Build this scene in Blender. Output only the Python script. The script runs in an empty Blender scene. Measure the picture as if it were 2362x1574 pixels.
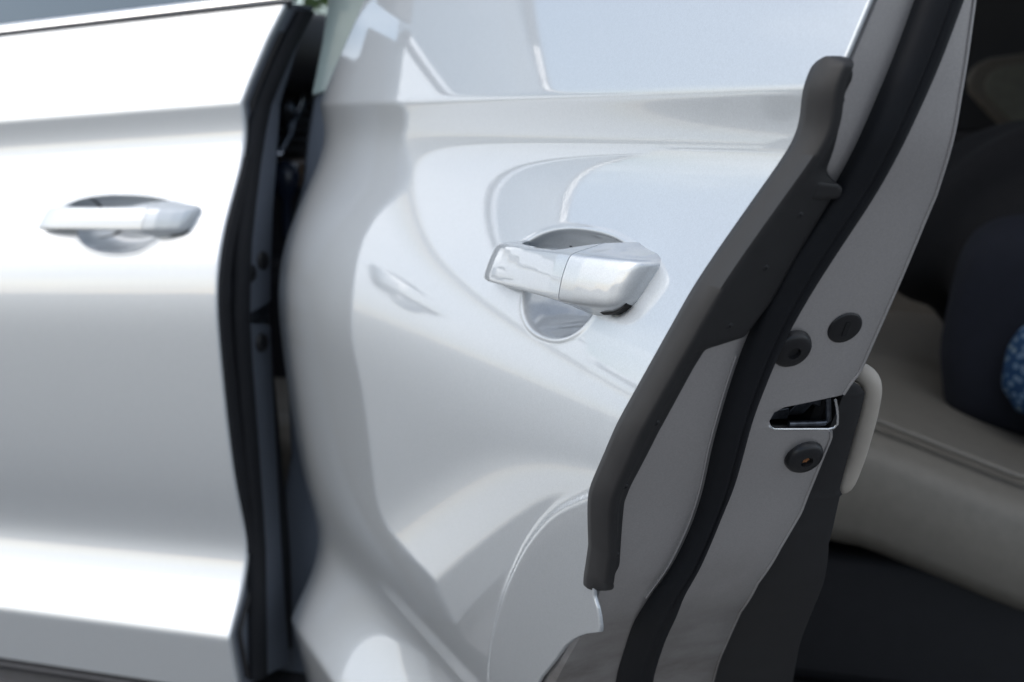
import bpy, math, random
import numpy as np
from mathutils import Vector, Matrix

random.seed(7); np.random.seed(7)
S = bpy.context.scene
COL = S.collection

# ------------------------------------------------------------------ camera
cam_data = bpy.data.cameras.new("camera")
cam = bpy.data.objects.new("camera", cam_data); COL.objects.link(cam)
cam.location = (0.0, 0.0, 1.08)
cam.rotation_euler = (math.radians(90 - 7.56), 0, 0)
cam_data.sensor_width = 36.0
cam_data.lens = 36.0 * 3518.0 / 2362.0
cam_data.clip_start = 0.02; cam_data.clip_end = 2000
cam_data.dof.use_dof = True
cam_data.dof.focus_distance = 0.90
cam_data.dof.aperture_fstop = 9.0
S.camera = cam

# ------------------------------------------------------------------ sky, sun, exposure
SUN_AZ = Vector((-0.96, -0.28, 0)).normalized()
SUN_EL = math.radians(34)
world = bpy.data.worlds.new("World"); S.world = world; world.use_nodes = True
wn = world.node_tree.nodes; wl = world.node_tree.links; wn.clear()
wout = wn.new('ShaderNodeOutputWorld'); wbg = wn.new('ShaderNodeBackground')
sky = wn.new('ShaderNodeTexSky'); sky.sky_type = 'NISHITA'; sky.sun_disc = False
sky.sun_elevation = SUN_EL; sky.sun_rotation = math.atan2(SUN_AZ.x, SUN_AZ.y)
sky.air_density = 1.0; sky.dust_density = 1.2
tc = wn.new('ShaderNodeTexCoord'); sep = wn.new('ShaderNodeSeparateXYZ')
wl.new(tc.outputs['Generated'], sep.inputs[0])
zz = wn.new('ShaderNodeMath'); zz.operation = 'MAXIMUM'; zz.inputs[1].default_value = 0.0
wl.new(sep.outputs['Z'], zz.inputs[0])
za = wn.new('ShaderNodeMath'); za.operation = 'ADD'; za.inputs[1].default_value = 0.22
wl.new(zz.outputs[0], za.inputs[0])
dx = wn.new('ShaderNodeMath'); dx.operation = 'DIVIDE'; dy = wn.new('ShaderNodeMath'); dy.operation = 'DIVIDE'
wl.new(sep.outputs['X'], dx.inputs[0]); wl.new(za.outputs[0], dx.inputs[1])
wl.new(sep.outputs['Y'], dy.inputs[0]); wl.new(za.outputs[0], dy.inputs[1])
cmb = wn.new('ShaderNodeCombineXYZ'); wl.new(dx.outputs[0], cmb.inputs[0]); wl.new(dy.outputs[0], cmb.inputs[1])
cn = wn.new('ShaderNodeTexNoise'); cn.inputs['Scale'].default_value = 0.9; cn.inputs['Detail'].default_value = 7
cn.inputs['Roughness'].default_value = 0.55
wl.new(cmb.outputs[0], cn.inputs['Vector'])
cr = wn.new('ShaderNodeValToRGB')
cr.color_ramp.elements[0].position = 0.44; cr.color_ramp.elements[0].color = (0, 0, 0, 1)
cr.color_ramp.elements[1].position = 0.64; cr.color_ramp.elements[1].color = (1, 1, 1, 1)
wl.new(cn.outputs['Fac'], cr.inputs[0])
cm = wn.new('ShaderNodeMixRGB'); cm.inputs[2].default_value = (9.5, 9.8, 10.2, 1)
wl.new(cr.outputs[0], cm.inputs[0]); wl.new(sky.outputs[0], cm.inputs[1])
wl.new(cm.outputs[0], wbg.inputs[0]); wbg.inputs[1].default_value = 0.12
wl.new(wbg.outputs[0], wout.inputs[0])

sd = bpy.data.lights.new("sun", 'SUN'); sd.energy = 0.6; sd.angle = math.radians(40); sd.color = (1.0, 1.0, 0.99)
sun = bpy.data.objects.new("sun", sd); COL.objects.link(sun); sun.location = (-4, -2, 6)
sdir = Vector((SUN_AZ.x * math.cos(SUN_EL), SUN_AZ.y * math.cos(SUN_EL), math.sin(SUN_EL)))
sun.rotation_euler = sdir.to_track_quat('Z', 'Y').to_euler()

S.view_settings.view_transform = 'Standard'; S.view_settings.look = 'None'
S.view_settings.gamma = 1; S.view_settings.use_curve_mapping = False
S.view_settings.exposure = 0.43
S.render.engine = 'CYCLES'

# ------------------------------------------------------------------ materials
def newmat(name):
    m = bpy.data.materials.new(name); m.use_nodes = True
    return m, m.node_tree.nodes, m.node_tree.links, m.node_tree.nodes['Principled BSDF']

def noise(n, l, scale, detail=4, rough=0.6):
    t = n.new('ShaderNodeTexCoord'); x = n.new('ShaderNodeTexNoise')
    x.inputs['Scale'].default_value = scale; x.inputs['Detail'].default_value = detail
    x.inputs['Roughness'].default_value = rough
    l.new(t.outputs['Object'], x.inputs['Vector'])
    return x

def ramp(n, l, src, stops):
    r = n.new('ShaderNodeValToRGB'); e = r.color_ramp.elements
    e[0].position, e[0].color = stops[0][0], (*stops[0][1], 1)
    e[1].position, e[1].color = stops[-1][0], (*stops[-1][1], 1)
    for p, c in stops[1:-1]:
        q = e.new(p); q.color = (*c, 1)
    l.new(src, r.inputs[0]); return r

def plain(name, col, rough=0.5, metallic=0.0, var=0.12, scale=60, bump=0.0, bscale=600, coat=0.0, spec=0.5):
    m, n, l, b = newmat(name)
    x = noise(n, l, scale, 5)
    lo = tuple(c * (1 - var) for c in col); hi = tuple(min(1, c * (1 + var)) for c in col)
    r = ramp(n, l, x.outputs['Fac'], [(0.3, lo), (0.7, hi)])
    l.new(r.outputs[0], b.inputs['Base Color'])
    b.inputs['Roughness'].default_value = rough; b.inputs['Metallic'].default_value = metallic
    b.inputs['Coat Weight'].default_value = coat; b.inputs['Coat Roughness'].default_value = 0.03
    b.inputs['Specular IOR Level'].default_value = spec
    if bump:
        y = noise(n, l, bscale, 3); bp = n.new('ShaderNodeBump')
        bp.inputs['Strength'].default_value = bump; bp.inputs['Distance'].default_value = 0.0006
        l.new(y.outputs['Fac'], bp.inputs['Height']); l.new(bp.outputs[0], b.inputs['Normal'])
    return m

def paint_material(name, col, dirt=False, coat_ior=1.85):
    m, n, l, b = newmat(name)
    t = n.new('ShaderNodeTexCoord')
    v = n.new('ShaderNodeTexVoronoi'); v.inputs['Scale'].default_value = 1500
    l.new(t.outputs['Object'], v.inputs['Vector'])
    fr = ramp(n, l, v.outputs['Color'], [(0.0, tuple(c * 0.93 for c in col)), (1.0, tuple(min(1, c * 1.07) for c in col))])
    src = fr.outputs[0]
    if dirt:
        x = noise(n, l, 15, 8, 0.6)
        sp = n.new('ShaderNodeSeparateXYZ'); l.new(t.outputs['Object'], sp.inputs[0])
        mr = n.new('ShaderNodeMapRange'); mr.inputs['From Min'].default_value = 0.86; mr.inputs['From Max'].default_value = 0.70
        mr.inputs['To Min'].default_value = 0.0; mr.inputs['To Max'].default_value = 1.0
        l.new(sp.outputs['Z'], mr.inputs['Value'])
        mm = n.new('ShaderNodeMath'); mm.operation = 'MULTIPLY'
        dr = ramp(n, l, x.outputs['Fac'], [(0.35, (0.0,) * 3), (0.65, (0.7,) * 3)])
        l.new(dr.outputs[0], mm.inputs[0]); l.new(mr.outputs[0], mm.inputs[1])
        mx = n.new('ShaderNodeMixRGB'); mx.inputs[2].default_value = (0.15, 0.122, 0.10, 1)
        l.new(mm.outputs[0], mx.inputs[0]); l.new(src, mx.inputs[1]); src = mx.outputs[0]
        b.inputs['Roughness'].default_value = 0.5
    l.new(src, b.inputs['Base Color'])
    b.inputs['Metallic'].default_value = 0.73 if not dirt else 0.8
    b.inputs['Roughness'].default_value = 0.55 if not dirt else 0.45
    b.inputs['Coat Weight'].default_value = 1.0
    sm = noise(n, l, 14, 6, 0.65); sr = ramp(n, l, sm.outputs['Fac'], [(0.45, (0.010,) * 3), (0.75, (0.05,) * 3)] if not dirt else [(0.3, (0.10,) * 3), (0.7, (0.25,) * 3)])
    l.new(sr.outputs[0], b.inputs['Coat Roughness'])
    b.inputs['Coat IOR'].default_value = coat_ior
    # orange peel
    y = noise(n, l, 220, 2, 0.4)
    bp = n.new('ShaderNodeBump'); bp.inputs['Strength'].default_value = 0.02; bp.inputs['Distance'].default_value = 0.0004
    l.new(y.outputs['Fac'], bp.inputs['Height']); l.new(bp.outputs[0], b.inputs['Coat Normal'])
    return m

PAINT = paint_material('silver_paint', (0.605, 0.638, 0.668))
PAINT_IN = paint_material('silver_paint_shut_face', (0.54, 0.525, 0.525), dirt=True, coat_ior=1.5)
PAINT_JAMB_SHADED = paint_material('silver_paint_jamb_shaded', (0.19, 0.215, 0.26), coat_ior=1.4)  # same silver paint darkened: the deep shade between the doors is in its colour
RUBBER = plain('black_rubber', (0.009, 0.010, 0.013), rough=0.62, bump=0.15, bscale=900, spec=0.25)
MOULD = plain('black_soft_plastic', (0.018, 0.018, 0.0195), rough=0.55, bump=0.25, bscale=1600)
BLACKP = plain('black_plastic', (0.016, 0.016, 0.018), rough=0.6, bump=0.2, bscale=1200)
BOLTM = plain('black_bolt_metal', (0.018, 0.018, 0.020), rough=0.35, metallic=0.3)
BEIGE = plain('beige_trim', (0.46, 0.42, 0.37), rough=0.6, bump=0.2, bscale=900, var=0.05)
LEATHER = plain('beige_leather', (0.23, 0.21, 0.18), rough=0.5, bump=0.6, bscale=260, var=0.06)
DARKIN = plain('dark_interior', (0.012, 0.012, 0.015), rough=0.7)
DASHM = plain('dash_plastic', (0.020, 0.020, 0.026), rough=0.55, bump=0.3, bscale=500)
CLAD = plain('grey_cladding', (0.055, 0.055, 0.06), rough=0.6, bump=0.3, bscale=1200)
CHROME = plain('bright_trim', (0.80, 0.81, 0.82), rough=0.16, metallic=1.0, var=0.02)
GAP = plain('shadow_gap_black', (0.006, 0.006, 0.007), rough=0.8)  # near-black standing in for the shade in gaps and slots
RUST = plain('rusty_bolt_socket', (0.35, 0.14, 0.05), rough=0.7, var=0.5, scale=900)
STEEL = plain('latch_steel', (0.10, 0.11, 0.13), rough=0.35, metallic=0.9, var=0.4, scale=200)
GROUND = plain('asphalt', (0.18, 0.178, 0.175), rough=0.9, bump=0.5, bscale=150, var=0.25, scale=30)
NAVY = plain('navy_fabric', (0.010, 0.012, 0.022), rough=0.85, bump=0.5, bscale=500)
BLACKF = plain('black_fabric', (0.008, 0.008, 0.010), rough=0.9, bump=0.5, bscale=500)
WOOD = plain('brown_trim', (0.16, 0.11, 0.07), rough=0.4, var=0.3, scale=40)

def glass_material(name, col, rough=0.02, alpha=0.93):
    m, n, l, b = newmat(name)
    b.inputs['Base Color'].default_value = (*col, 1); b.inputs['Roughness'].default_value = rough
    b.inputs['Specular IOR Level'].default_value = 0.35
    b.inputs['Alpha'].default_value = alpha
    return m
GLASS = glass_material('tinted_window_glass', (0.045, 0.10, 0.15))
GLOSS = plain('gloss_pillar_finish', (0.50, 0.60, 0.57), rough=0.25, coat=1.0, var=0.03)

def floral_material():
    m, n, l, b = newmat('blue_floral_cloth')
    t = n.new('ShaderNodeTexCoord')
    v = n.new('ShaderNodeTexVoronoi'); v.inputs['Scale'].default_value = 95
    l.new(t.outputs['Object'], v.inputs['Vector'])
    r = ramp(n, l, v.outputs['Distance'], [(0.0, (0.55, 0.55, 0.20)), (0.10, (0.5, 0.55, 0.30)), (0.18, (0.02, 0.10, 0.28)),
                                          (0.32, (0.22, 0.30, 0.36)), (0.42, (0.02, 0.08, 0.19)), (0.7, (0.012, 0.05, 0.13))])
    l.new(r.outputs[0], b.inputs['Base Color']); b.inputs['Roughness'].default_value = 0.85
    return m
FLORAL = floral_material()

# ------------------------------------------------------------------ helpers
class Frame:
    """a panel's own axes: t rearwards along it, n outwards, z up"""
    def __init__(s, O, ang):
        a = math.radians(ang)
        s.O = np.array([O[0], O[1], 0.0]); s.r = np.array([math.cos(a), -math.sin(a), 0]); s.n = np.array([-math.sin(a), -math.cos(a), 0])
    def P(s, t, n, z):
        t, n, z = np.broadcast_arrays(np.asarray(t, float), np.asarray(n, float), np.asarray(z, float))
        return s.O + t[..., None] * s.r + n[..., None] * s.n + z[..., None] * np.array([0, 0, 1.0])

FD = Frame((-0.45590, 1.79231), 27.9)        # front door, ajar
RD = Frame((0.03630, 0.98646), 70.5)         # rear door, wide open
CF = Frame((-0.25077, 1.79714), 20.0)        # the car itself, origin at the rear door's hinge line

BASE = Vector((0.5, 2.4, 0.0))
car = bpy.data.objects.new('car', None); COL.objects.link(car); car.location = BASE
car['label'] = 'silver car with its front and rear side doors open'
car['category'] = 'car'

def link(name, me, mat, parent=None):
    o = bpy.data.objects.new(name, me); COL.objects.link(o)
    me.materials.append(mat)
    if parent is not None:
        o.parent = parent
        if parent is car: o.location = -BASE
    return o

def mesh_from(name, V, Fc, smooth=True, mat=None, parent=None, bevel=0, flip=False, autosmooth=None):
    me = bpy.data.meshes.new(name)
    V = np.asarray(V, float).reshape(-1, 3)
    if flip: Fc = [tuple(reversed(f)) for f in Fc]
    me.from_pydata(V.tolist(), [], [tuple(int(i) for i in f) for f in Fc]); me.update()
    import bmesh
    bm = bmesh.new(); bm.from_mesh(me)
    bmesh.ops.remove_doubles(bm, verts=bm.verts, dist=1e-6)
    bmesh.ops.recalc_face_normals(bm, faces=bm.faces)
    bm.to_mesh(me); bm.free()
    if smooth: me.shade_smooth()
    if autosmooth is not None:
        me.set_sharp_from_angle(angle=math.radians(autosmooth))
    o = link(name, me, mat, parent)
    if bevel:
        md = o.modifiers.new('bevel', 'BEVEL'); md.width = bevel; md.segments = 3; md.limit_method = 'ANGLE'; md.angle_limit = math.radians(35)
    return o

def grid(name, V, mat, parent, closed_u=False, closed_v=False, cap=False, autosmooth=40, smooth=True):
    """V[m][n] points -> quads"""
    V = np.asarray(V); m, n = V.shape[:2]
    idx = np.arange(m * n).reshape(m, n)
    a = idx if not closed_u else np.vstack([idx, idx[:1]])
    a = a if not closed_v else np.hstack([a, a[:, :1]])
    q = np.stack([a[:-1, :-1], a[1:, :-1], a[1:, 1:], a[:-1, 1:]], -1).reshape(-1, 4)
    F_ = [tuple(f) for f in q]
    if cap:
        F_.append(tuple(idx[0])); F_.append(tuple(idx[-1][::-1]))
    return mesh_from(name, V.reshape(-1, 3), F_, smooth=smooth, mat=mat, parent=parent, autosmooth=autosmooth)

def big_grid(name, V, mat, parent):
    V = np.asarray(V); m, n = V.shape[:2]
    idx = np.arange(m * n).reshape(m, n)
    q = np.stack([idx[:-1, :-1], idx[:-1, 1:], idx[1:, 1:], idx[1:, :-1]], -1).reshape(-1, 4)
    me = bpy.data.meshes.new(name)
    me.vertices.add(m * n); me.vertices.foreach_set('co', V.reshape(-1).astype(np.float32))
    k = len(q)
    me.loops.add(4 * k); me.loops.foreach_set('vertex_index', q.reshape(-1).astype(np.int32))
    me.polygons.add(k); me.polygons.foreach_set('loop_start', np.arange(0, 4 * k, 4, dtype=np.int32))
    me.update(calc_edges=True); me.validate(); me.shade_smooth()
    return link(name, me, mat, parent)

def box(name, fr, t0, t1, n0, n1, z0, z1, mat, parent, bevel=0.004):
    c = [(t0, n0, z0), (t1, n0, z0), (t1, n1, z0), (t0, n1, z0), (t0, n0, z1), (t1, n0, z1), (t1, n1, z1), (t0, n1, z1)]
    V = [fr.P(*p) for p in c]
    Fc = [(0, 1, 2, 3), (4, 5, 6, 7), (0, 1, 5, 4), (1, 2, 6, 5), (2, 3, 7, 6), (3, 0, 4, 7)]
    return mesh_from(name, V, Fc, smooth=True, mat=mat, parent=parent, bevel=bevel, autosmooth=35)

def plate(name, fr, poly, axis, lo, hi, mat, parent, bevel=0.003):
    """outline poly of (a,b) extruded: axis 'n' -> (t,z) outline, axis 't' -> (n,z) outline, axis 'z' -> (t,n) outline"""
    def pt(a, b, h):
        return fr.P(a, h, b) if axis == 'n' else (fr.P(h, a, b) if axis == 't' else fr.P(a, b, h))
    k = len(poly)
    V = [pt(a, b, lo) for a, b in poly] + [pt(a, b, hi) for a, b in poly]
    Fc = [tuple(range(k)), tuple(range(2 * k - 1, k - 1, -1))] + [(i, (i + 1) % k, k + (i + 1) % k, k + i) for i in range(k)]
    return mesh_from(name, V, Fc, smooth=True, mat=mat, parent=parent, bevel=bevel, autosmooth=35)

def tube(name, pts, rad, mat, parent, seg=12, flat=1.0):
    pts = np.asarray(pts, float); m = len(pts)
    rad = np.broadcast_to(rad, m)
    T = np.gradient(pts, axis=0); T /= np.linalg.norm(T, axis=1)[:, None]
    ref = np.array([0.3, 0.9, 0.2]); rings = []
    for i in range(m):
        u = np.cross(T[i], ref); u /= np.linalg.norm(u); v = np.cross(T[i], u)
        a = np.linspace(0, 2 * math.pi, seg, endpoint=False)
        rings.append(pts[i] + rad[i] * (np.cos(a)[:, None] * u + flat * np.sin(a)[:, None] * v))
    return grid(name, np.array(rings), mat, parent, closed_v=True, cap=True, autosmooth=50)

def spline(xk, yk):
    """natural cubic spline through the knots"""
    xk = np.asarray(xk, float); yk = np.asarray(yk, float); n = len(xk)
    h = np.diff(xk); A = np.zeros((n, n)); b = np.zeros(n); A[0, 0] = A[-1, -1] = 1
    for i in range(1, n - 1):
        A[i, i - 1] = h[i - 1]; A[i, i] = 2 * (h[i - 1] + h[i]); A[i, i + 1] = h[i]
        b[i] = 3 * ((yk[i + 1] - yk[i]) / h[i] - (yk[i] - yk[i - 1]) / h[i - 1])
    c = np.linalg.solve(A, b)
    def f(x):
        x = np.asarray(x, float); i = np.clip(np.searchsorted(xk, x) - 1, 0, n - 2)
        d = x - xk[i]; bb = (yk[i + 1] - yk[i]) / h[i] - h[i] * (2 * c[i] + c[i + 1]) / 3
        return yk[i] + bb * d + c[i] * d ** 2 + (c[i + 1] - c[i]) / (3 * h[i]) * d ** 3
    return f

# ------------------------------------------------------------------ door cross-section (metres; height -> outward offset)
CREASE_U, CREASE_L = 1.1195, 0.508
_mid = spline([.508, .53, .556, .582, .604, .632, .669, .737, .80, .85, .895, .936, .984, 1.028, 1.058, 1.085, 1.1195],
              [.023, .0125, .000, -.009, -.0122, -.0085, .001, .014, .0222, .0275, .0300, .0262, .012, -.0085, -.0215, -.0272, -.0230])
_zz = np.linspace(0.36, 1.34, 1961)
_raw = np.where(_zz > CREASE_U, -.023 - (_zz - CREASE_U) * (.28 + .35 * (_zz - CREASE_U)),
                np.where(_zz < CREASE_L, .023 - (CREASE_L - _zz) * .23, _mid(np.clip(_zz, CREASE_L, CREASE_U))))
_k = np.exp(-0.5 * (np.arange(-16, 17) * 0.0005 / 0.0022) ** 2); _k /= _k.sum()
_sm = np.convolve(np.pad(_raw, 16, mode='edge'), _k, mode='valid')
def profile(s): return np.interp(s, _zz, _sm)

def bowl_depth(t, z, t0, z0):
    """finger recess behind the pull handle"""
    b = (z - z0)
    k_ = np.clip((b + .010) / .024, 0, 1); k_ = k_ * k_ * (3 - 2 * k_)
    a = np.abs((t - t0 + .001 + .001 * k_) / (0.063 + .049 * k_))
    b = np.abs(b / np.where(b > 0, 0.0345, 0.0325))
    f = (a ** 2.3 + b ** 2.3) ** (1 / 2.3)
    d = np.clip((1 - f) * 0.034, -0.004, None)
    dd = np.where(d > 0, d, 0)
    lip = 0.0008 * np.exp(-((d + 0.0012) / 0.0016) ** 2)
    w_ = (1 - np.exp(-dd / np.where(z > z0, 0.009, 0.0050))) * np.clip(dd / 0.0022, 0, 1) ** 0.6
    skin_n = profile(z); floor_n = profile(z0 + .010) - .027 - .16 * (z - z0)
    return w_ * (skin_n - floor_n) - lip

def dense(lo, hi, c0, c1, n_out, n_in):
    return np.unique(np.concatenate([np.linspace(lo, c0, n_out, endpoint=False), np.linspace(c0, c1, n_in, endpoint=False), np.linspace(c1, hi, n_out)]))

# ================================================================== FRONT DOOR
def eF(z): return np.interp(z, [.3, 1.1195, 1.144, 1.19, 1.235, 1.35], [.157, .157, .164, .179, .198, .245])
def frontSkin(t, s):
    t = np.asarray(t, float); s = np.asarray(s, float)
    z = s + .05 * (t - .157)
    n = profile(s) - .012 * np.clip(-(t + .1), 0, None) ** 2
    n = n - bowl_depth(t, z, 0.004, 0.9795)
    return n, z
F_TOP = 1.2275
srow = dense(.437, F_TOP, .935, 1.03, 130, 80)
tcol = dense(-.86, 0.0, -.075, -.0001, 90, 60)
cols = np.unique(np.concatenate([np.linspace(-.86, -.08, 90, endpoint=False), np.linspace(-.08, .085, 130, endpoint=False), np.linspace(.085, .157, 30)]))
w = (cols + .86) / (.157 + .86)
Srow, Wc = np.meshgrid(srow, cols, indexing='ij')
Tg = Wc + (eF(Srow) - .157) * np.clip((Wc + .2) / .357, 0, 1) ** 2
Ng, Zg = frontSkin(Tg, Srow)
Vf = FD.P(Tg, Ng, Zg)
# hem: rolled rear edge
hem = []
for d_t, d_n in ((.0012, -.0006), (.0018, -.002), (.0010, -.006), (-.002, -.012)):
    hem.append(FD.P(Tg[:, -1] + d_t, Ng[:, -1] + d_n, Zg[:, -1]))
Vf = np.concatenate([Vf, np.stack(hem, 1)], 1)
front_door = big_grid('front_door', Vf, PAINT, car)
front_door['label'] = 'front side door, ajar'

def shut_face(name, fr, e, inner, parent, zs, mat, skinf, inset=.010, back=.006):
    """painted end face of a door: from behind the skin's hem to its inner edge, with a folded lip"""
    rows = []
    for z in zs:
        n0 = float(skinf(z)) - inset * .25; n1 = float(inner(z)); t = float(e(z))
        row = [(t - .030, n0 - .0005), (t - .004, n0 - .0005), (t, n0 - .003)]
        for k in np.linspace(0.08, 1, 9): row.append((t, n0 + (n1 + .003 - n0) * k))
        row += [(t - .0008, n1 + .001), (t - .003, n1), (t - .012, n1 + .0005)]
        rows.append(fr.P(np.array([r[0] for r in row]), np.array([r[1] for r in row]), z))
    return grid(name, np.array(rows), mat, parent, autosmooth=30)

fskin = lambda z: profile(z)
zsF = np.linspace(.44, 1.232, 240)
def innerF(z):
    base = np.interp(z, [.40, .5, .6, .72, .80, .86, .93, 1.0, 1.05, 1.113, 1.15, 1.19, 1.225, 1.24],
                     [-.105, -.095, -.088, -.082, -.078, -.076, -.079, -.086, -.095, -.103, -.108, -.113, -.118, -.12])
    cut = np.interp(z, [.863, .866, .868, .873, .878, .884, .890, .8901], [0, .030, .040, .048, .047, .020, .0, 0])
    return base + cut
shut_face('shut_face', FD, lambda z: eF(z) - .003, innerF, front_door, zsF, PAINT_JAMB_SHADED, fskin)

def strip(name, fr, e, zs, ncen, nhalf, height, mat, parent, h0=0.0, shape='round', seg=18):
    rows = []
    for z in zs:
        c = float(ncen(z)); hw = float(nhalf(z)); t = float(e(z))
        a = np.linspace(0, math.pi, seg)
        if shape == 'round':
            nn = c + hw * np.cos(a); hh = height * np.sin(a) ** .7 * (1 - .16 * np.exp(-((np.cos(a) + .15) / .12) ** 2))
        else:
            nn = c + hw * np.sign(np.cos(a)) * np.abs(np.cos(a)) ** .35; hh = height * np.abs(np.sin(a)) ** .35
        nn = np.concatenate([nn, [nn[-1], nn[0]]]); hh = np.concatenate([hh, [-.006, -.006]])
        rows.append(fr.P(t + h0 + hh, nn, z))
    return grid(name, np.array(rows), mat, parent, closed_v=True, cap=True, autosmooth=50)

zw = np.linspace(.445, 1.225, 140)
eF2 = lambda z: eF(z) - .003
strip('weatherstrip', FD, eF2, zw, lambda z: np.interp(z, [.44, .6, .739, .817, .878, .958, 1.006, 1.053, 1.09, 1.127, 1.176, 1.225], [-.032, -.034, -.024, -.017, -.014, -.020, -.030, -.041, -.052, -.066, -.082, -.10]),
      lambda z: .0145, .012, RUBBER, front_door)
zm = np.linspace(.60, 1.06, 90)
strip('edge_moulding', FD, eF2, zm, lambda z: profile(z) - .012, lambda z: .0085, .010, RUBBER, front_door, shape='square')
zm = np.linspace(.45, 1.2, 120)
strip('outer_seal', FD, eF2, zm, lambda z: profile(z) - .0235, lambda z: .0035, .004, BLACKP, front_door)

def disc_bolt(name, fr, e, n, z, R, mat, parent, height=.004, socket=True, slope=True):
    """domed bolt head or grommet on a shut face, tilted with the face"""
    dz = .004; sl = (float(e(z + dz)) - float(e(z - dz))) / (2 * dz)
    t = float(e(z)); L = math.hypot(1, sl)
    az = np.array([sl / L, 1 / L]); an = np.array([1 / L, -sl / L])     # along face / off face in (t,z)
    prof = [(1.08, -.2), (1.06, .15), (1.0, .55), (.86, .85), (.55, .98), (.34, 1.0), (.30, .6), (.05, .5)] if socket else [(1.05, -.2), (1.02, .4), (.93, .8), (.6, .95), (.05, 1.0)]
    rows = []
    for rr, hh in prof:
        a = np.linspace(0, 2 * math.pi, 28, endpoint=False)
        u = rr * R * np.cos(a); v = rr * R * np.sin(a); h = hh * height
        rows.append(fr.P(t + v * az[0] + h * an[0], n + u, z + v * az[1] + h * an[1]))
    o = grid(name, np.array(rows), mat, parent, closed_v=True, cap=True, autosmooth=50)
    return o, (lambda u, v, h: fr.P(t + v * az[0] + h * an[0], n + u, z + v * az[1] + h * an[1]))

disc_bolt('grommet', FD, eF2, -.062, .939, .0105, BOLTM, front_door, .003, False)
disc_bolt('bolt', FD, eF2, -.037, .926, .0105, BOLTM, front_door)
disc_bolt('bolt', FD, eF2, -.056, .843, .0105, BOLTM, front_door)
# door card, the dark trim lining the inner side
def door_card(name, fr, e, zs, n_out, n_in, depth, mat, parent, h=-.010):
    rows = []
    for z in zs:
        t = float(e(z)) + h; a = float(n_out(z)); b = float(n_in(z))
        row = [(t - depth, a), (t - .004, a), (t, a - .004), (t, b + .008), (t - .0025, b + .002), (t - .010, b), (t - depth, b)]
        rows.append(fr.P(np.array([r[0] for r in row]), np.array([r[1] for r in row]), z))
    return grid(name, np.array(rows), mat, parent, closed_v=True, cap=True, autosmooth=40)
door_card('door_card', FD, eF2, np.linspace(.45, 1.20, 60), lambda z: -.074, lambda z: np.interp(z, [.45, .6, .9, 1.05, 1.2], [-.15, -.13, -.094, -.11, -.128]), .85, BLACKP, front_door, h=-.016)
box('latch', FD, .10, .150, -.078, -.026, .862, .892, STEEL, front_door, .002)

# belt trim, glass, window frame, lower edge
def along(name, fr, ts, sect, mat, parent, closed=True, autosmooth=40):
    rows = [fr.P(np.array([t] * len(sect(t))), np.array([p[0] for p in sect(t)]), np.array([p[1] for p in sect(t)])) for t in ts]
    return grid(name, np.array(rows), mat, parent, closed_v=closed, cap=closed, autosmooth=autosmooth)
tb = np.linspace(-.84, .207, 30)
zb = lambda t: 1.2303 + .052 * (t - .157)
nb = lambda t: profile(1.2275) - .012 * max(-(t + .1), 0) ** 2
along('belt_trim', FD, tb, lambda t: [(nb(t) - .010, zb(t) - .001), (nb(t) + .0025, zb(t)), (nb(t) + .0055, zb(t) + .004), (nb(t) + .004, zb(t) + .010),
                                      (nb(t) - .002, zb(t) + .0145), (nb(t) - .010, zb(t) + .015)], CHROME, front_door)
along('belt_gap', FD, np.linspace(-.84, .195, 20), lambda t: [(nb(t) - .014, zb(t) - .006), (nb(t) - .003, zb(t) - .006), (nb(t) - .003, zb(t) + .003), (nb(t) - .014, zb(t) + .003)], GAP, front_door)
gz = np.linspace(0, 1, 14)
rows = []
for k in gz:
    za_ = 1.23 + .40 * k
    tr = np.linspace(-.80 + .70 * k ** 1.1, .19 + .075 * k, 12)
    rows.append(FD.P(tr, profile(1.2345) - .016 - .19 * k - .04 * k * k, za_ + .05 * (tr - .157)))
grid('window_glass', np.array(rows), GLASS, front_door, autosmooth=60)
def frame_bar(name, p0, p1, wdt, dep, mat, parent, fr):
    p0 = np.array(p0, float); p1 = np.array(p1, float); d = p1 - p0; d /= np.linalg.norm(d)
    a = np.cross(d, [0, 1, 0]); a /= np.linalg.norm(a)
    V = []
    for p in (p0, p1):
        for sa, sn in ((-1, -1), (1, -1), (1, 1), (-1, 1)):
            q = p + a * sa * wdt / 2 + np.array([0, 1, 0]) * sn * dep / 2
            V.append(fr.P(*q))
    Fc = [(0, 1, 2, 3), (4, 5, 6, 7), (0, 1, 5, 4), (1, 2, 6, 5), (2, 3, 7, 6), (3, 0, 4, 7)]
    return mesh_from(name, V, Fc, mat=mat, parent=parent, bevel=.004, autosmooth=35)
frame_bar('window_frame', (.212, -.088, 1.255), (.285, -.300, 1.63), .05, .03, BLACKP, front_door, FD)
frame_bar('window_frame', (.285, -.305, 1.64), (-.13, -.305, 1.61), .05, .03, BLACKP, front_door, FD)
frame_bar('window_frame', (-.13, -.305, 1.61), (-.83, -.09, 1.19), .05, .03, BLACKP, front_door, FD)

frame_bar('window_trim', (-.165, -.286, 1.60), (-.86, -.072, 1.185), .012, .010, CHROME, front_door, FD)
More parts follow.
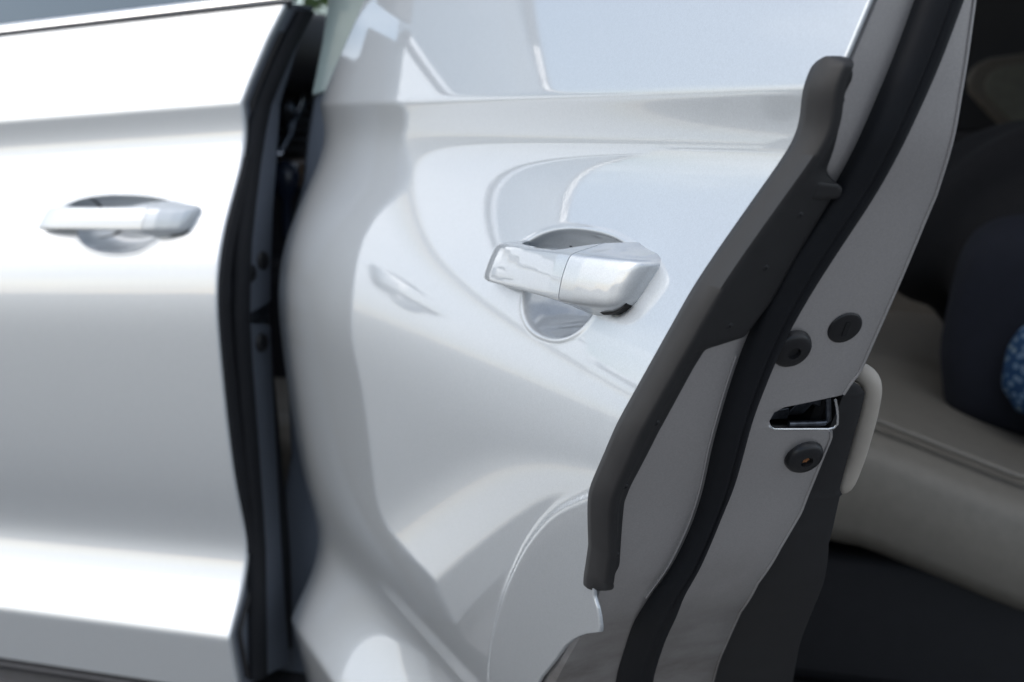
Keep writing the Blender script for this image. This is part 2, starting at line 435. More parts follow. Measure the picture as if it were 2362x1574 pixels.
# sill edge and cladding below the front door
nl = lambda t: profile(.437) - .012 * max(-(t + .1), 0) ** 2
zl = lambda t: .437 + .05 * (t - .157)
tl = np.linspace(-.86, .150, 24)
along('hem_seal', FD, tl, lambda t: [(nl(t) - .002, zl(t) + .001), (nl(t) - .001, zl(t) - .003), (nl(t) - .010, zl(t) - .006), (nl(t) - .012, zl(t))], GAP, front_door)
along('cladding', FD, tl, lambda t: [(nl(t) - .014, zl(t) - .004), (nl(t) - .002, zl(t) - .006), (nl(t) + .001, zl(t) - .009), (nl(t) - .003, zl(t) - .014), (nl(t) - .016, zl(t) - .020),
                                     (nl(t) - .014, zl(t) - .036), (nl(t) + .012, zl(t) - .060), (nl(t) + .012, zl(t) - .16), (nl(t) - .03, zl(t) - .17)], CLAD, front_door)

# ------------------------------------------------------------------ pull handle
def make_handle(fr, parent, t0, z0, sc, n_base):
    st = np.array([
        (-113, 1, 3, -15.5, -26, 5, -17), (-111, 6, 7, -17, -26, 8, -19), (-105, 11, 9, -17.3, -26, 11.5, -20), (-96, 14.3, 9.7, -16.9, -22, 12.5, -20),
        (-86, 16.3, 10.1, -16.5, -2, 11.5, -18), (-76, 17.8, 10.4, -16.2, 3.5, 10.8, -16.6), (-62, 19.4, 10.7, -15.8, 7, 10.8, -15.6), (-45, 20.9, 11, -15.4, 9, 11, -15), (-20, 22.5, 11.4, -15, 10.5, 11.4, -14.6), (20, 24, 12.3, -14.6, 11, 13.8, -14.4),
        (45, 24.5, 12.8, -14.5, 9, 17.5, -16), (62, 24, 13.1, -14.4, 3, 20.5, -21), (78, 21.5, 13.3, -14.4, -12, 22, -26), (95, 15.8, 13.4, -14.4, -26, 21.5, -28.5),
        (107, 11, 13.3, -14, -26, 19.5, -26.5), (113, 7.2, 12.8, -12.8, -26, 17, -22.5), (116.5, 3, 11.6, -10.8, -26, 14.5, -18), (118.2, -4, 9.5, -8.5, -26, 11.5, -13)]) / 1000.0
    slk = lambda tv: np.interp(tv, [-.113, -.07, 0, .062, .09, .123], [.42, .30, .15, .18, .30, .42])
    def ring(tv):
        v = [np.interp(tv, st[:, 0], st[:, k]) for k in range(7)]
        nf, zt, zb_, nbk, zbt, zbb = v[1:]
        # front face gently crowned; corners rounded by Chaikin
        crown = .0012
        q = np.array([(nf - .0035 if False else nf, zt), (nf + crown, (zt + zb_) / 2), (nf, zb_), (nf * .45 + nbk * .55, (zb_ + zbb) / 2), (nbk, zbb), (nbk, (zbt + zbb) / 2), (nbk, zbt), (nf * .45 + nbk * .55, (zt + zbt) / 2)])
        for it in range(4):
            r = .16 if it == 0 else .25
            nx = np.roll(q, -1, 0); q = np.stack([q * (1 - r) + nx * r, q * r + nx * (1 - r)], 1).reshape(-1, 2)
        return q
    def loft(name, ta, tb_, n, slant):
        rows = []
        for tv in np.linspace(ta, tb_, n):
            q = ring(np.clip(tv, st[0, 0], st[-1, 0]))
            depthf = np.clip((q[:, 0] + .009) / .034, 0, 1)
            sh = -.45 * q[:, 1] * (1 - .55 * depthf)
            tt = tv + slk(tv) * q[:, 1]
            rows.append(fr.P(t0 + tt * sc, n_base + q[:, 0] + sh, z0 + q[:, 1] * sc))
        return grid(name, np.array(rows), PAINT, parent, closed_v=True, cap=True, autosmooth=45)
    bar = loft('door_handle', -.113, .0615, 70, .22)
    cap_ = loft('handle_cap', .0624, .1186, 36, .22)
    rows = []
    for tv in np.linspace(.080, .1158, 24):
        tq = min(tv, .1182); zlo = np.interp(tq, st[:, 0], st[:, 6]) * .71
        zhi = np.interp(tv, [.070, .100, .110, .1200], [-.004, -.002, .006, .010])
        q = np.array([(-.008, zlo), (.0007, zlo), (.0007, (zlo + zhi) / 2), (.0007, zhi), (-.008, zhi)])
        rows.append(fr.P(t0 + (tv + slk(tq) * q[:, 1]) * sc, profile(z0 + q[:, 1] * sc) + q[:, 0], z0 + q[:, 1] * sc))
    grid('handle_gap_shade', np.array(rows), GAP, parent, closed_v=True, cap=True, autosmooth=30)  # black sliver shaped as the shaded gap under the cap
    return bar, cap_

make_handle(FD, front_door, 0.000, .9895, .985, float(profile(.99)))

def recess_line(fr, skinf, pts, wdt, parent, lift=.0006):
    pts = np.array(pts); tt = np.linspace(0, 1, 26)
    t = np.interp(tt, np.linspace(0, 1, len(pts)), pts[:, 0]); z = np.interp(tt, np.linspace(0, 1, len(pts)), pts[:, 1])
    rows = []
    for i in range(26):
        row = []
        for d in (-.5, .5):
            ti = t[i] + d * wdt
            row.append(fr.P(ti, skinf(ti, z[i]) + lift, z[i]))
        row.append(fr.P(t[i] + .5 * wdt, skinf(t[i] + .5 * wdt, z[i]) - .002, z[i])); row.append(fr.P(t[i] - .5 * wdt, skinf(t[i] - .5 * wdt, z[i]) - .002, z[i]))
        rows.append(row)
    return grid('recess_gap', np.array(rows), GAP, parent, closed_v=True, cap=True)
fs = lambda t, z: float(frontSkin(np.array(t), np.array(z - .05 * (t - .157)))[0])
recess_line(FD, fs, [(-.056, 1.0090), (-.043, .990)], .0038, front_door)
recess_line(FD, fs, [(-.042, .9630), (-.030, .966), (-.02, .972)], .005, front_door)

# ================================================================== REAR DOOR
EZ = np.array([.40, .50, .60, .66, .713, .756, .787, .82, .868, .917, .999, 1.051, 1.078, 1.117, 1.15, 1.23])
ET = np.array([-.21, -.165, -.115, -.065, -.012, .040, .078, .108, .137, .172, .222, .252, .270, .283, .291, .305])
_es = np.interp(np.linspace(.4, 1.25, 851), EZ, ET)
_kk = np.exp(-0.5 * (np.arange(-30, 31) / 9.0) ** 2); _kk /= _kk.sum()
_es = np.convolve(np.pad(_es, 30, mode='reflect', reflect_type='odd'), _kk, mode='valid')
def eR(z): return np.interp(z, np.linspace(.4, 1.25, 851), _es)
def skinEdgeR(z):
    """rear edge of the outer skin: follows the shut face, but the wheel-arch flare stands a little past it"""
    a = np.interp(z, [.40, .60, .69, .713, .735, .756, .766, .772, .778, .783, .786, .790, .796, .802, .808, .838, .85],
                  [-.210, -.115, -.052, -.024, .008, .037, .054, .066, .080, .094, .102, .104, .1045, .1040, .101, float(eR(.838)) - .010, float(eR(.85))])
    return np.where(z < .85, a, eR(z))
RZ0 = 0.998; RT0 = 0.006
ARC = np.array([(.160, .888), (.101, .871), (.055, .853), (-.009, .814), (-.070, .764), (-.125, .707), (-.162, .662), (-.205, .59), (-.235, .50), (-.25, .40)])
_az = np.linspace(.40, .90, 501); _at = np.interp(_az, ARC[::-1, 1], ARC[::-1, 0])
_ak = np.exp(-.5 * (np.arange(-40, 41) / 13.0) ** 2); _ak /= _ak.sum()
_at = np.convolve(np.pad(_at, 40, mode='reflect', reflect_type='odd'), _ak, mode='valid')
def arcT(z): return np.interp(z, _az, _at, right=_at[-1] + .6)
def flare(t, z):
    """raised wheel-arch flare: signed distance behind the arc line"""
    t = np.asarray(t, float); z = np.asarray(z, float)
    sg = np.where(t > arcT(z), 1.0, -1.0)
    m = np.full(np.broadcast(t, z).shape, 9.0)
    for k in range(0, len(_az), 2):
        m = np.minimum(m, (t - _at[k]) ** 2 + (z - _az[k]) ** 2)
    d = sg * np.sqrt(m)
    dd = np.clip(d, 0, None)
    return .0022 / (1 + np.exp(-np.clip(d / .0012, -40, 40))) - .055 * dd
def rearSkin(t, s):
    t = np.asarray(t, float); s = np.asarray(s, float)
    z = s - .013 * (t + .87) * (s - .5) / .62
    n = profile(s) + flare(t, z)
    n = n - bowl_depth(t, z, RT0 + .006, RZ0 - .011)
    return n, z
R_TOP = 1.2345
srow = np.unique(np.concatenate([np.linspace(.40, .69, 60, endpoint=False), np.linspace(.69, .94, 170, endpoint=False), np.linspace(.94, 1.045, 130, endpoint=False), np.linspace(1.045, R_TOP, 90)]))
def tF(s): return np.interp(s, [.3, 1.12, 1.1345, 1.18, 1.222, 1.25], [-.84, -.84, -.832, -.80, -.775, -.765])
par = np.unique(np.concatenate([np.linspace(0, .55, 110, endpoint=False), np.linspace(.55, .97, 330, endpoint=False), np.linspace(.97, 1, 40)]))
Sg, Pg = np.meshgrid(srow, par, indexing='ij')
lo = tF(Sg); hi = skinEdgeR(Sg - .013 * (1.1) * (Sg - .5) / .62)
Tg = lo + (hi - lo) * Pg
Ng, Zg = rearSkin(Tg, Sg)
Vr = RD.P(Tg, Ng, Zg)
hemr = [RD.P(Tg[:, -1] + a, Ng[:, -1] + b, Zg[:, -1]) for a, b in ((.0008, -.0005), (.0012, -.0014), (.0008, -.0026), (-.003, -.0036))]
hemf = [RD.P(Tg[:, 0] + a, Ng[:, 0] + b, Zg[:, 0]) for a, b in ((.006, -.018), (-.004, -.014), (-.0065, -.008), (-.006, -.0035), (-.0035, -.001))]
Vr = np.concatenate([np.stack(hemf, 1), Vr, np.stack(hemr, 1)], 1)
rear_door = big_grid('rear_door', Vr, PAINT, car)
rear_door['label'] = 'rear side door, wide open'

def innerR(z):
    z = np.asarray(z, float)
    base = np.interp(z, [.40, .60, .689, .736, .774, .802, .831, .856, .879, .900, .9085, .9142, .9149, .918, .9191, .9229, .9283, .9315, .9336, .9357, .9367, .9434, .951, .9887, 1.0166, 1.0514, 1.0749, 1.099, 1.1286, 1.1458, 1.24],
                     [-.17, -.15, -.1306, -.1132, -.0989, -.0948, -.0975, -.1022, -.1012, -.0997, -.0995, -.0969, -.0951, -.0611, -.0571, -.0543, -.0553, -.0612, -.0756, -.0883, -.0952, -.0969, -.1001, -.1017, -.1029, -.1040, -.1010, -.0986, -.0965, -.0956, -.092])
    return base
def psR(z):
    a_ = .013 * (eR(z) + .87) / .62; s_ = (np.asarray(z) - .5 * a_) / (1 - a_)
    return profile(s_) + flare(eR(z), np.asarray(z))
zsR = np.unique(np.concatenate([np.linspace(.42, .905, 220), np.linspace(.905, .945, 90), np.linspace(.945, 1.232, 130)]))
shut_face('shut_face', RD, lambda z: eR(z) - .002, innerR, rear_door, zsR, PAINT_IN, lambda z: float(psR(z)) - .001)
eR2 = lambda z: eR(z) - .002

# main weatherstrip
WL = np.array([(1.23, -.082), (1.144, -.061), (1.116, -.0545), (1.084, -.0464), (1.0525, -.0405), (1.019, -.0273), (.999, -.0233), (.973, -.0194), (.944, -.0195), (.913, -.0214), (.877, -.0284), (.8545, -.0292), (.824, -.0251), (.804, -.0198), (.78, -.0193), (.71, -.044), (.60, -.085), (.42, -.13)])
WR = np.array([(1.23, -.106), (1.145, -.0851), (1.11, -.077), (1.079, -.0686), (1.052, -.0642), (1.0186, -.0524), (.998, -.0456), (.976, -.0407), (.9516, -.0388), (.9256, -.0378), (.881, -.0443), (.844, -.0427), (.8015, -.040), (.757, -.0527), (.704, -.0731), (.60, -.115), (.42, -.16)])
def smi(A, sg=.008):
    zz_ = np.linspace(.42, 1.23, 811); v = np.interp(zz_, A[::-1, 0], A[::-1, 1]); k = np.exp(-.5 * (np.arange(-30, 31) * .001 / sg) ** 2); k /= k.sum()
    v = np.convolve(np.pad(v, 30, mode='edge'), k, mode='valid')
    return lambda z: np.interp(z, zz_, v)
wL, wR = smi(WL), smi(WR)
strip('weatherstrip', RD, eR2, np.linspace(.43, 1.228, 260), lambda z: (wL(z) + wR(z)) / 2, lambda z: (wL(z) - wR(z)) / 2, .013, RUBBER, rear_door, seg=26)

# bright folded inner edge and the step beside the seal
for za_, zb_ in ((.44, .9135), (.9375, 1.230)):
    zq = np.linspace(za_, zb_, 120)
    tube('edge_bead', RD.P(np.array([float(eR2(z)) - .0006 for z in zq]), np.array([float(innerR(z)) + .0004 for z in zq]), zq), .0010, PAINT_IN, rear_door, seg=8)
zq = np.linspace(.80, .965, 90)
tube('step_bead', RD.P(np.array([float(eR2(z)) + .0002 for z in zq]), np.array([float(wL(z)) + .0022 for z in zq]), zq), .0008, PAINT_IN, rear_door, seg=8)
# soft moulding along the rear edge
ML = np.array([(1.1173, -.0107), (1.1061, -.0055), (1.0867, -.0087), (1.078, -.0069), (1.053, .0032), (1.0206, .0174), (1.003, .0244), (.9247, .0455), (.8819, .0494), (.8288, .0344), (.8182, .0232)])
MRd = np.array([(1.1131, -.0101), (1.1024, -.0132), (1.0924, -.0110), (1.078, -.0117), (1.0532, -.0024), (1.0211, .0131), (.9888, .0239), (.9259, .0403), (.886, .0447), (.8639, .0409), (.83, .0329)])
MR = np.array([(.813, .0146), (.8165, .0117), (.826, .0145), (.832, .0133), (.847, .0166), (.8775, .0232), (.888, .023), (.922, .0177), (.960, .0089), (.9725, .005), (.9748, -.0002), (.9733, -.0048), (.9735, -.010), (.976, -.015), (.997, -.0245), (1.019, -.0298), (1.052, -.0395), (1.0567, -.0418), (1.061, -.034), (1.0647, -.030), (1.0738, -.0302), (1.082, -.030), (1.0927, -.0296), (1.1013, -.029), (1.1076, -.0315), (1.1115, -.0312), (1.1166, -.0258)])
MR = MR[np.argsort(MR[:, 0])]
zmo = np.unique(np.concatenate([np.linspace(.8128, .830, 26), np.linspace(.830, .965, 80), np.linspace(.965, .985, 30), np.linspace(.985, 1.045, 40), np.linspace(1.045, 1.1185, 70)]))
def smooth_line(A, sg):
    A = A[np.argsort(A[:, 0])]; zz_ = np.linspace(.79, 1.14, 701); v = np.interp(zz_, A[:, 0], A[:, 1])
    k = np.exp(-.5 * (np.arange(-60, 61) * .0005 / sg) ** 2); k /= k.sum(); v = np.convolve(np.pad(v, 60, mode='edge'), k, mode='valid')
    return lambda z: float(np.interp(z, zz_, v))
_mL, _mRd, _mR = smooth_line(ML, .006), smooth_line(MRd, .008), smooth_line(MR, .0012)
rows = []
for z in zmo:
    nl_ = _mL(z) - .0085; nr_ = _mR(z); rd_ = min(_mRd(z), nl_ + .004)
    t = float(eR2(z)); ps = float(psR(z))
    k = min(1.0, max(0.0, (1.1185 - z) / .006)); k = math.sqrt(1 - (1 - k) ** 2); k2 = min(1.0, max(0.0, (z - .8125) / .013)); k2 = math.sqrt(1 - (1 - k2) ** 2)
    kk = max(.12, min(k, k2))
    c = (nl_ + nr_) / 2
    nl_ = max(nl_, ps + .002); rd_ = min(rd_, nl_ - .003)
    sec = [(nr_, -.004), (nr_ + .0002, .005), (nr_ + .0012, .0075), (nr_ + .004, .0090), ((nr_ + rd_) / 2, .0120), (rd_ - .005, .0150), (rd_ - .0015, .0155), (rd_ + .0008, .0140),
           (nl_ - .0012, .000), (nl_, -.004), (nl_ - .0004, -.011), (nl_ - .003, -.0135), (ps - .002, -.0135), (ps - .004, -.006)]
    fb = .30 + .70 * k2
    def hh_(h): return (h * kk if h > 0 else h * max(k, .3)) + (.003 * (1 - k2))
    def nn_(a, h): return c + (a - c) * ((.75 + .25 * kk) if h > 0 else (.72 + .28 * k)) * (fb if a < c else .93 + .07 * k2)
    rows.append(RD.P(np.array([t + hh_(h) for _, h in sec]), np.array([nn_(a, h) for a, h in sec]), z))
edge_moulding = grid('edge_moulding', np.array(rows), MOULD, rear_door, closed_v=True, cap=True, autosmooth=62)
# clip dimples and the raised tab of the moulding
def on_face(n, z, h): return RD.P(float(eR2(z)) + h, n, z)
for z_ in (1.098, 1.043, 1.016, .985, .930, .890, .842):
    n_ = .5 * _mR(z_) + .5 * (_mL(z_) - .0115)
    disc_bolt('clip_dimple', RD, lambda z: eR2(z) + .0112, n_, z_, .0020, BLACKP, rear_door, .0012, True)

plate_pts = [(-.022, 1.0500), (-.022, 1.0600), (-.036, 1.0585), (-.0405, 1.0560), (-.0405, 1.0505)]
# bolts and grommet
g, gl = disc_bolt('grommet', RD, eR2, -.0784, .9789, .0098, BOLTM, rear_door, .0016, False)
V = [gl(u, v, h) for h in (.0012, .0020) for u, v in ((-.0014, -.0045), (.0014, -.0045), (.0014, .0045), (-.0014, .0045))]
mesh_from('grommet_slot', V, [(0, 1, 2, 3), (4, 5, 6, 7), (0, 1, 5, 4), (1, 2, 6, 5), (2, 3, 7, 6), (3, 0, 4, 7)], mat=GAP, parent=rear_door, smooth=False)
disc_bolt('bolt', RD, eR2, -.0490, .9686, .0112, BOLTM, rear_door, .0055)
b2, bl = disc_bolt('bolt', RD, eR2, -.0853, .8978, .0112, BOLTM, rear_door, .0055)
b2['label'] = 'bolt with a speck of rust in its socket'
a = np.linspace(0, 2 * math.pi, 12, endpoint=False)
rr = np.where(np.arange(12) % 2 == 0, .0026, .0017)
V = [bl(rr[i] * math.cos(a[i]), rr[i] * math.sin(a[i]), h) for h in (.002, .0034) for i in range(12)]
mesh_from('bolt_socket', V, [tuple(range(12)), tuple(range(12, 24))] + [(i, (i + 1) % 12, 12 + (i + 1) % 12, 12 + i) for i in range(12)], mat=RUST, parent=rear_door, smooth=False)

# latch in its notch: dark pocket, steel fork, bright folded rim
pk = []
for d in (.006, .045):
    pk.append([RD.P(float(eR2(z)) - d, n, z) for n, z in ((-.052, .920), (-.054, .931), (-.075, .9365), (-.099, .9385), (-.099, .9125), (-.062, .9155))])
Vp = np.array(pk); k = 6
mesh_from('latch_pocket', Vp.reshape(-1, 3), [tuple(range(6, 12))] + [(i, (i + 1) % 6, 6 + (i + 1) % 6, 6 + i) for i in range(6)], mat=BLACKP, parent=rear_door, smooth=False)
def plate_face(name, pts, h0, h1, mat, parent, bevel=.0008):
    k = len(pts); V = [RD.P(float(eR2(z)) + h, n, z) for h in (h0, h1) for n, z in pts]
    return mesh_from(name, V, [tuple(range(k)), tuple(range(2 * k - 1, k - 1, -1))] + [(i, (i + 1) % k, k + (i + 1) % k, k + i) for i in range(k)], mat=mat, parent=parent, bevel=bevel, autosmooth=35)
plate_face('moulding_tab', plate_pts, .004, .0125, MOULD, rear_door, .003)
plate_face('latch_fork', [(-.072, .922), (-.080, .934), (-.092, .936), (-.094, .926), (-.088, .9285), (-.084, .9225)], -.024, -.016, STEEL, rear_door)
plate_face('latch_fork', [(-.060, .9205), (-.060, .926), (-.072, .928), (-.074, .9205)], -.020, -.014, STEEL, rear_door)
rim = [RD.P(float(eR2(z)) + .0003, n, z) for n, z in ((-.0553, .9190), (-.0575, .9178), (-.065, .9172), (-.080, .9162), (-.0935, .9152), (-.0972, .9158), (-.0985, .9185), (-.0965, .9235), (-.0935, .9292), (-.0905, .9342))]
tube('latch_rim', rim, .0009, CHROME, rear_door, seg=8)
inner = [RD.P(float(eR2(z)) - .006, n, z) for n, z in ((-.070, .9190), (-.085, .9184), (-.0935, .9180), (-.0955, .9200), (-.0915, .9295), (-.089, .935))]
tube('latch_bumper', inner, .0018, STEEL, rear_door, seg=8)

# door card with its black edge, and the beige pull
nT = lambda z: np.interp(z, [.42, .60, .661, .822, .8585, .8590, .864, .906, .918, .933, .939, .945, 1.0, 1.2], [-.30, -.25, -.226, -.149, -.1419, -.144, -.1396, -.1305, -.1286, -.1255, -.1185, -.105, -.104, -.10])
door_card('door_card', RD, eR2, np.unique(np.concatenate([np.linspace(.43, .85, 60), np.linspace(.85, .95, 60), np.linspace(.95, 1.2, 20)])), lambda z: -.094, nT, .95, BLACKP, rear_door, h=-.018)
pp = np.array([(.060, -.118, .9475), (.150, -.121, .9455), (.158, -.1262, .9435), (.1555, -.1308, .938), (.1515, -.1330, .9315), (.1410, -.1372, .9153), (.1206, -.1434, .8871), (.1080, -.1452, .8690), (.1030, -.1455, .8625), (.1005, -.1450, .8600)])
tt = np.linspace(0, 1, 60); kn = np.concatenate([[0], np.cumsum(np.linalg.norm(np.diff(pp, axis=0), axis=1))]); kn /= kn[-1]
pq = np.stack([np.interp(tt, kn, pp[:, i]) for i in range(3)], 1)
for _ in range(6): pq[1:-1] = .25 * pq[:-2] + .5 * pq[1:-1] + .25 * pq[2:]
rad = np.full(60, .0062); rad[-3:] = (.0058, .0048, .0025)
tube('pull_grip', RD.P(pq[:, 0], pq[:, 1], pq[:, 2]), rad, BEIGE, rear_door, seg=18)

# exterior handle and recess seams
make_handle(RD, rear_door, RT0 - .001, RZ0, 1.03, float(profile(.998)))
rs = lambda t, z: float(rearSkin(np.array(t), np.array(z + .0115 * (t + .87) * .8))[0])
recess_line(RD, rs, [(-.050, 1.0180), (-.036, .996)], .0038, rear_door)
recess_line(RD, rs, [(-.038, .9735), (-.028, .976), (-.016, .982)], .005, rear_door)

# belt trim and window of the rear door
zbr = lambda t: 1.2375 - .0155 * (t + .87)
nbr = profile(1.2345)
along('belt_trim', RD, np.linspace(-.775, .30, 16), lambda t: [(nbr - .010, zbr(t) - .001), (nbr + .0025, zbr(t)), (nbr + .0055, zbr(t) + .004), (nbr + .004, zbr(t) + .010), (nbr - .002, zbr(t) + .0145), (nbr - .010, zbr(t) + .015)], CHROME, rear_door)
along('belt_gap', RD, np.linspace(-.775, .30, 12), lambda t: [(nbr - .014, zbr(t) - .006), (nbr - .003, zbr(t) - .006), (nbr - .003, zbr(t) + .003), (nbr - .014, zbr(t) + .003)], GAP, rear_door)
rows = []
for kx in np.linspace(0, 1, 8):
    tr = np.linspace(-.76 + .10 * kx, .28 - .25 * kx, 10); rows.append(RD.P(tr, nbr - .016 - .20 * kx, 1.245 + .38 * kx + 0 * tr))
grid('window_glass', np.array(rows), GLASS, rear_door, autosmooth=60)
frame_bar('window_frame', (-.765, -.085, 1.255), (-.67, -.285, 1.63), .05, .03, BLACKP, rear_door, RD)
frame_bar('window_frame', (-.67, -.285, 1.63), (.02, -.285, 1.62), .05, .03, PAINT, rear_door, RD)
frame_bar('window_frame', (.02, -.285, 1.62), (.30, -.10, 1.25), .05, .03, PAINT, rear_door, RD)

# ================================================================== BODY
PL = [(.034, 1.338), (.027, 1.24), (.017, 1.191), (.006, 1.141), (0, 1.111), (-.007, 1.075), (-.013, 1.029), (-.026, .987), (-.037, .935), (-.041, .882), (-.038, .776), (-.036, .695), (-.048, .639), (-.060, .583), (-.086, .511), (-.115, .463), (-.127, .394)]
plate('center_pillar', CF, [(.08, 1.66), (.050, 1.60)] + PL + [(.10, .394), (.10, 1.2), (.14, 1.66)], 'n', -.16, -.032, PAINT_JAMB_SHADED, car, bevel=.006)
plate('pillar_trim', CF, [(.050, 1.60), (.036, 1.338), (.030, 1.24), (.021, 1.191), (.011, 1.150), (.006, 1.130), (.10, 1.15), (.10, 1.24), (.13, 1.60)], 'n', -.031, -.024, GLOSS, car, bevel=.003)
box('roof', CF, -.55, 1.9, -1.55, -.22, 1.66, 1.72, PAINT, car, .03)
box('floor', CF, -1.5, 1.9, -1.70, -.02, .33, .42, DARKIN, car, .02)
box('sill', CF, -1.5, 1.0, -.10, .00, .28, .40, CLAD, car, .02)
box('far_side_wall', CF, -1.5, 1.9, -1.78, -1.70, .30, 1.10, DARKIN, car, .02)
box('far_side_window', CF, -.2, 1.9, -1.775, -1.705, 1.09, 1.67, DARKIN, car, .01)
box('far_door_pad', CF, -1.5, -.1, -1.75, -1.66, .9, 1.235, DASHM, car, .03)
box('rear_bulkhead', CF, 1.45, 1.50, -1.70, -.06, .40, 1.66, DARKIN, car, .02)
# rear quarter with the wheel arch behind the opening
box('quarter_panel', CF, 1.22, 2.3, -.12, -.02, .55, 1.15, PAINT, car, .04)
# front fender ahead of the front door
ts_ = np.linspace(-1.75, -.868, 60); zs_ = np.linspace(.42, 1.14, 60)
Tf, Zf = np.meshgrid(ts_, zs_)
nf_ = profile(Zf + .05 * (.157 - Tf)) - .012 * np.clip(-(Tf + .1), 0, None) ** 2 - .02 * np.clip(-1.2 - Tf, 0, 1)
Pf = FD.P(Tf, nf_ - .03 * 0, Zf)
arch = ((Tf + 1.32) ** 2 + (Zf - .36) ** 2) < .42 ** 2
idx = np.arange(Tf.size).reshape(Tf.shape); Fq = []
for i in range(59):
    for j in range(59):
        if not (arch[i, j] and arch[i + 1, j + 1]): Fq.append((idx[i, j], idx[i + 1, j], idx[i + 1, j + 1], idx[i, j + 1]))
mesh_from('front_fender', Pf.reshape(-1, 3), Fq, mat=PAINT, parent=car)
box('hood', FD, -1.9, -.95, -1.45, -.03, 1.10, 1.135, PAINT, car, .03)
plate('wheel_arch_liner', FD, [(-1.78, .36), (-1.78, .80), (-.88, .80), (-.88, .36)], 'n', -.30, -.06, DARKIN, car)

# ------------------------------------------------------------------ rear seat
def soft(name, fr, t0, t1, n0, n1, zf, thick, mat, parent, r=.05, nx=26, ny=26):
    """upholstered slab: rounded-box grid with a curved top line zf(t)"""
    rows = []
    ang = np.linspace(-.5, .5, nx)
    prof = []
    for a in np.linspace(0, 2 * math.pi, 48, endpoint=False):
        c, s_ = math.cos(a), math.sin(a)
        prof.append((np.sign(c) * abs(c) ** .42, np.sign(s_) * abs(s_) ** .42))
    for k in np.linspace(0, 1, ny):
        e_ = min(k, 1 - k); sc_ = 1 - (max(0, 1 - e_ / .10)) ** 2.2 * .28
        t = t0 + (t1 - t0) * k
        rows.append(fr.P(np.full(48, t), (n0 + n1) / 2 + (n1 - n0) / 2 * sc_ * np.array([p[0] for p in prof]),
                         zf(t) - thick / 2 + thick / 2 * sc_ * np.array([p[1] for p in prof])))
    return grid(name, np.array(rows), mat, parent, closed_v=True, cap=True, autosmooth=60)
def cushion_top(t): return np.interp(t, [.40, .55, .64, .81, 1.1], [.745, .768, .758, .700, .660])
seat = soft('rear_seat', CF, .40, 1.05, -1.45, -.17, cushion_top, .185, LEATHER, car)
seat['label'] = 'beige leather bench seat cushion'
box('seat_base', CF, .45, 1.05, -1.40, -.20, .42, .585, DARKIN, seat, .02)
o = soft('backrest', CF, 0, 1, -1.42, -.20, lambda t: 0, .16, BLACKF, seat)
# stand the backrest up: re-lay its points in the (t,z) plane
ra = math.radians(24)
for v in o.data.vertices:
    q = np.array(v.co) - CF.O; t_, n_, z_ = q @ CF.r, q @ CF.n, v.co.z
    L = .62 * t_; tn = .98 + L * math.sin(ra) + z_ * math.cos(ra); zn = .64 + L * math.cos(ra) - z_ * math.sin(ra)
    v.co = Vector(CF.P(tn, n_, zn))
# seat piping
tube('piping', [CF.P(t, -.215, float(cushion_top(t)) - .006) for t in np.linspace(.44, 1.0, 30)], .004, LEATHER, seat, seg=8)

# far-side door trim seen across the cabin
trim = plate('far_door_trim', CF, [(.30, .45), (.30, .90), (.50, .92), (.95, .93), (.95, .45)], 'n', -1.69, -1.60, LEATHER, car, bevel=.02)
pt = [(.672, 1.215), (.66, 1.19), (.664, 1.165), (.70, 1.125), (.80, 1.03), (1.0, .98), (1.0, 1.28), (.80, 1.24), (.70, 1.228)]
armp = plate('trim_surround', CF, pt, 'n', -1.45, -1.38, plain('brown_leather', (.10, .085, .065), rough=.6), car, bevel=.012)
c0 = np.array([.83, 1.14])
plate('trim_inset', CF, [tuple(c0 + (np.array(p) - c0) * .80) for p in pt], 'n', -1.378, -1.368, plain('olive_trim', (.12, .115, .085), rough=.6), armp, bevel=.004)

# ------------------------------------------------------------------ dashboard glimpsed through the gap
dash = box('dashboard', CF, -1.25, -.62, -1.62, -.15, .80, 1.16, DASHM, car, .05)
soft('dash_pad', CF, -1.15, -.50, -1.60, -.20, lambda t: 1.325, .16, DASHM, dash)
for i in range(7):
    box('vent_slat', CF, -.60, -.575, -1.22, -.92, 1.055 + i * .019, 1.063 + i * .019, BLACKP, dash, .002)
vp = [CF.P(-.585, -1.16, 1.215), CF.P(-.575, -1.12, 1.18), CF.P(-.565, -1.06, 1.13), CF.P(-.560, -1.02, 1.085), CF.P(-.558, -.98, 1.055), CF.P(-.556, -.93, 1.045)]
tube('vent_trim', vp, .006, CHROME, dash, seg=8)
tube('dash_trim', [CF.P(-.60, -1.30, 1.24), CF.P(-.575, -1.15, 1.17), CF.P(-.55, -1.0, 1.10)], .004, STEEL, dash, seg=8)
kb = []
for r_, h_ in ((.021, 0), (.022, .010), (.019, .020), (.010, .024), (.001, .0245)):
    a = np.linspace(0, 2 * math.pi, 20, endpoint=False)
    kb.append(CF.P(-.575 + h_, -1.02 + r_ * np.cos(a), 1.13 + r_ * np.sin(a)))
grid('dash_knob', np.array(kb), STEEL, dash, closed_v=True, cap=True)
box('dash_inlay', CF, -.62, -.56, -1.35, -.70, .985, 1.040, WOOD, dash, .01)
box('console', CF, -.95, -.10, -1.0, -.72, .45, .86, DASHM, car, .04)
kb = []
for r_, h_ in ((.010, -.09), (.011, -.02), (.022, 0), (.027, .02), (.025, .042), (.014, .054), (.001, .056)):
    a = np.linspace(0, 2 * math.pi, 20, endpoint=False)
    kb.append(CF.P(-.53 + r_ * np.cos(a), -.95 + r_ * np.sin(a), .985 + h_ + 0 * a))
gk = grid('gear_lever', np.array(kb), plain('blue_black_knob', (.02, .03, .06), rough=.25, coat=.5), car, closed_v=True, cap=True)
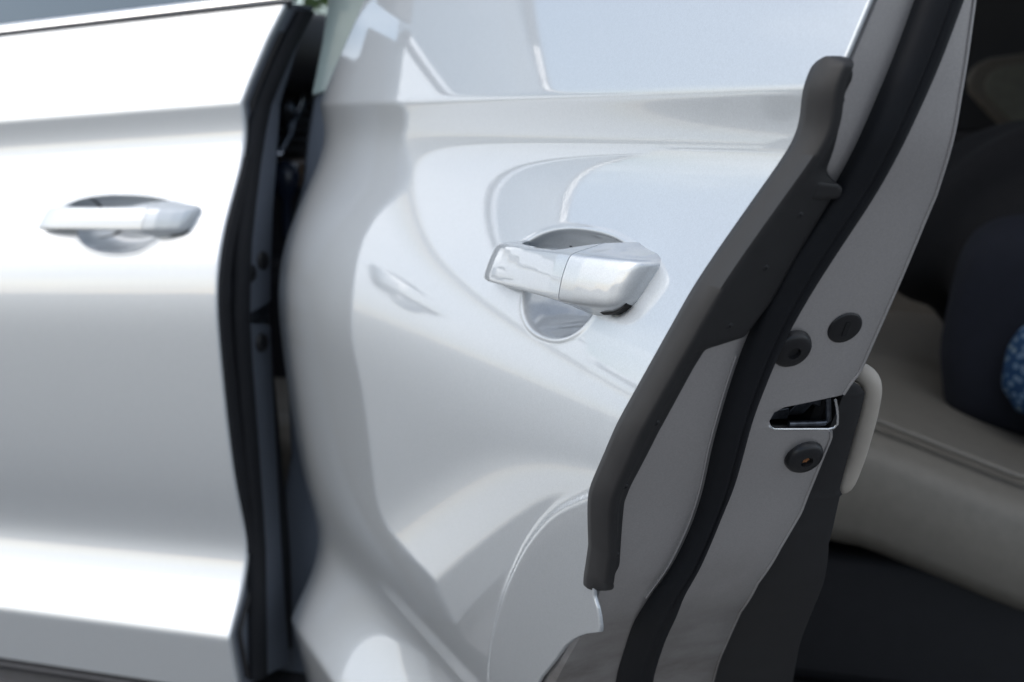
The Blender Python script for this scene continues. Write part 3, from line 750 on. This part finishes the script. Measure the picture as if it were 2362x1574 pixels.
soft('front_seat', CF, -.62, -.12, -.62, -.20, lambda t: .70, .16, LEATHER, car)

# ------------------------------------------------------------------ things lying on the seat
def lump(name, fr, c, R, mat, amp=.18, freq=3.0, seed=1, sq=.75, tilt=0.0, nu=48, nv=32):
    rng = np.random.RandomState(seed); ph = rng.rand(6, 3) * 6.28; dr = rng.randn(6, 3) * freq
    rows = []
    for i in range(nv + 1):
        th = math.pi * i / nv; row = []
        for j in range(nu):
            p = 2 * math.pi * j / nu
            d = np.array([math.sin(th) * math.cos(p), math.sin(th) * math.sin(p), math.cos(th)])
            q = np.sign(d) * np.abs(d) ** sq
            k = 1 + amp * sum(math.sin(dr[m] @ d + ph[m, 0]) for m in range(6)) / 6
            q = q * k * np.array(R)
            x, zc = q[0] * math.cos(tilt) - q[2] * math.sin(tilt), q[0] * math.sin(tilt) + q[2] * math.cos(tilt)
            row.append(fr.P(c[0] + x, c[1] + q[1], c[2] + zc))
        rows.append(row)
    base = Vector(fr.P(c[0], c[1], c[2] - R[2]))
    o = grid(name, np.array(rows), mat, None, closed_v=True, autosmooth=70)
    for v in o.data.vertices: v.co -= base
    o.location = base
    return o
bag = lump('handbag', CF, (.86, -.50, .825), (.165, .09, .145), NAVY, amp=.10, seed=3, sq=.55, tilt=-.20)
bag['label'] = 'dark navy handbag resting on the beige rear seat'; bag['category'] = 'bag'
jk = lump('jacket', CF, (.80, -.70, .955), (.20, .16, .13), BLACKF, amp=.5, freq=3.5, seed=5, sq=.9, tilt=.35)
jk['label'] = 'crumpled black jacket heaped behind the navy handbag on the rear seat'; jk['category'] = 'jacket'
pc = lump('pouch', CF, (.835, -.385, .795), (.052, .035, .062), FLORAL, amp=.16, seed=9, sq=.8)
pc['label'] = 'blue and yellow floral cloth pouch at the right edge of the picture'; pc['category'] = 'pouch'

# ------------------------------------------------------------------ foliage glimpsed across the cabin
rng = np.random.RandomState(4); Vh = []; Fh = []
for i in range(5200):
    c = np.array([rng.uniform(-1.0, 1.0), rng.uniform(-.3, .3), rng.uniform(0.05, 2.3)])
    c[:2] *= .85 + .15 * math.sin(c[2] * 5 + c[0] * 4)
    u = rng.randn(3); u /= np.linalg.norm(u); w_ = np.cross(u, rng.randn(3)); w_ /= np.linalg.norm(w_)
    a, b_ = .045, .02; k = len(Vh)
    Vh += [c - u * a, c + w_ * b_, c + u * a, c - w_ * b_]; Fh.append((k, k + 1, k + 2, k + 3))
hedge = mesh_from('hedge', Vh, Fh, smooth=False, mat=plain('hedge_leaf', (.045, .085, .02), rough=.6, var=.5, scale=8))
hedge.location = (-.75, 5.3, 0); hedge['label'] = 'dark green hedge glimpsed between the two doors at the top'; hedge['category'] = 'hedge'

# ------------------------------------------------------------------ ground
gme = bpy.data.meshes.new('ground'); gs = 400.0
gme.from_pydata([(-gs, -gs, 0), (gs, -gs, 0), (gs, gs, 0), (-gs, gs, 0)], [], [(0, 1, 2, 3)])
gr = link('ground', gme, GROUND); gr['kind'] = 'structure'
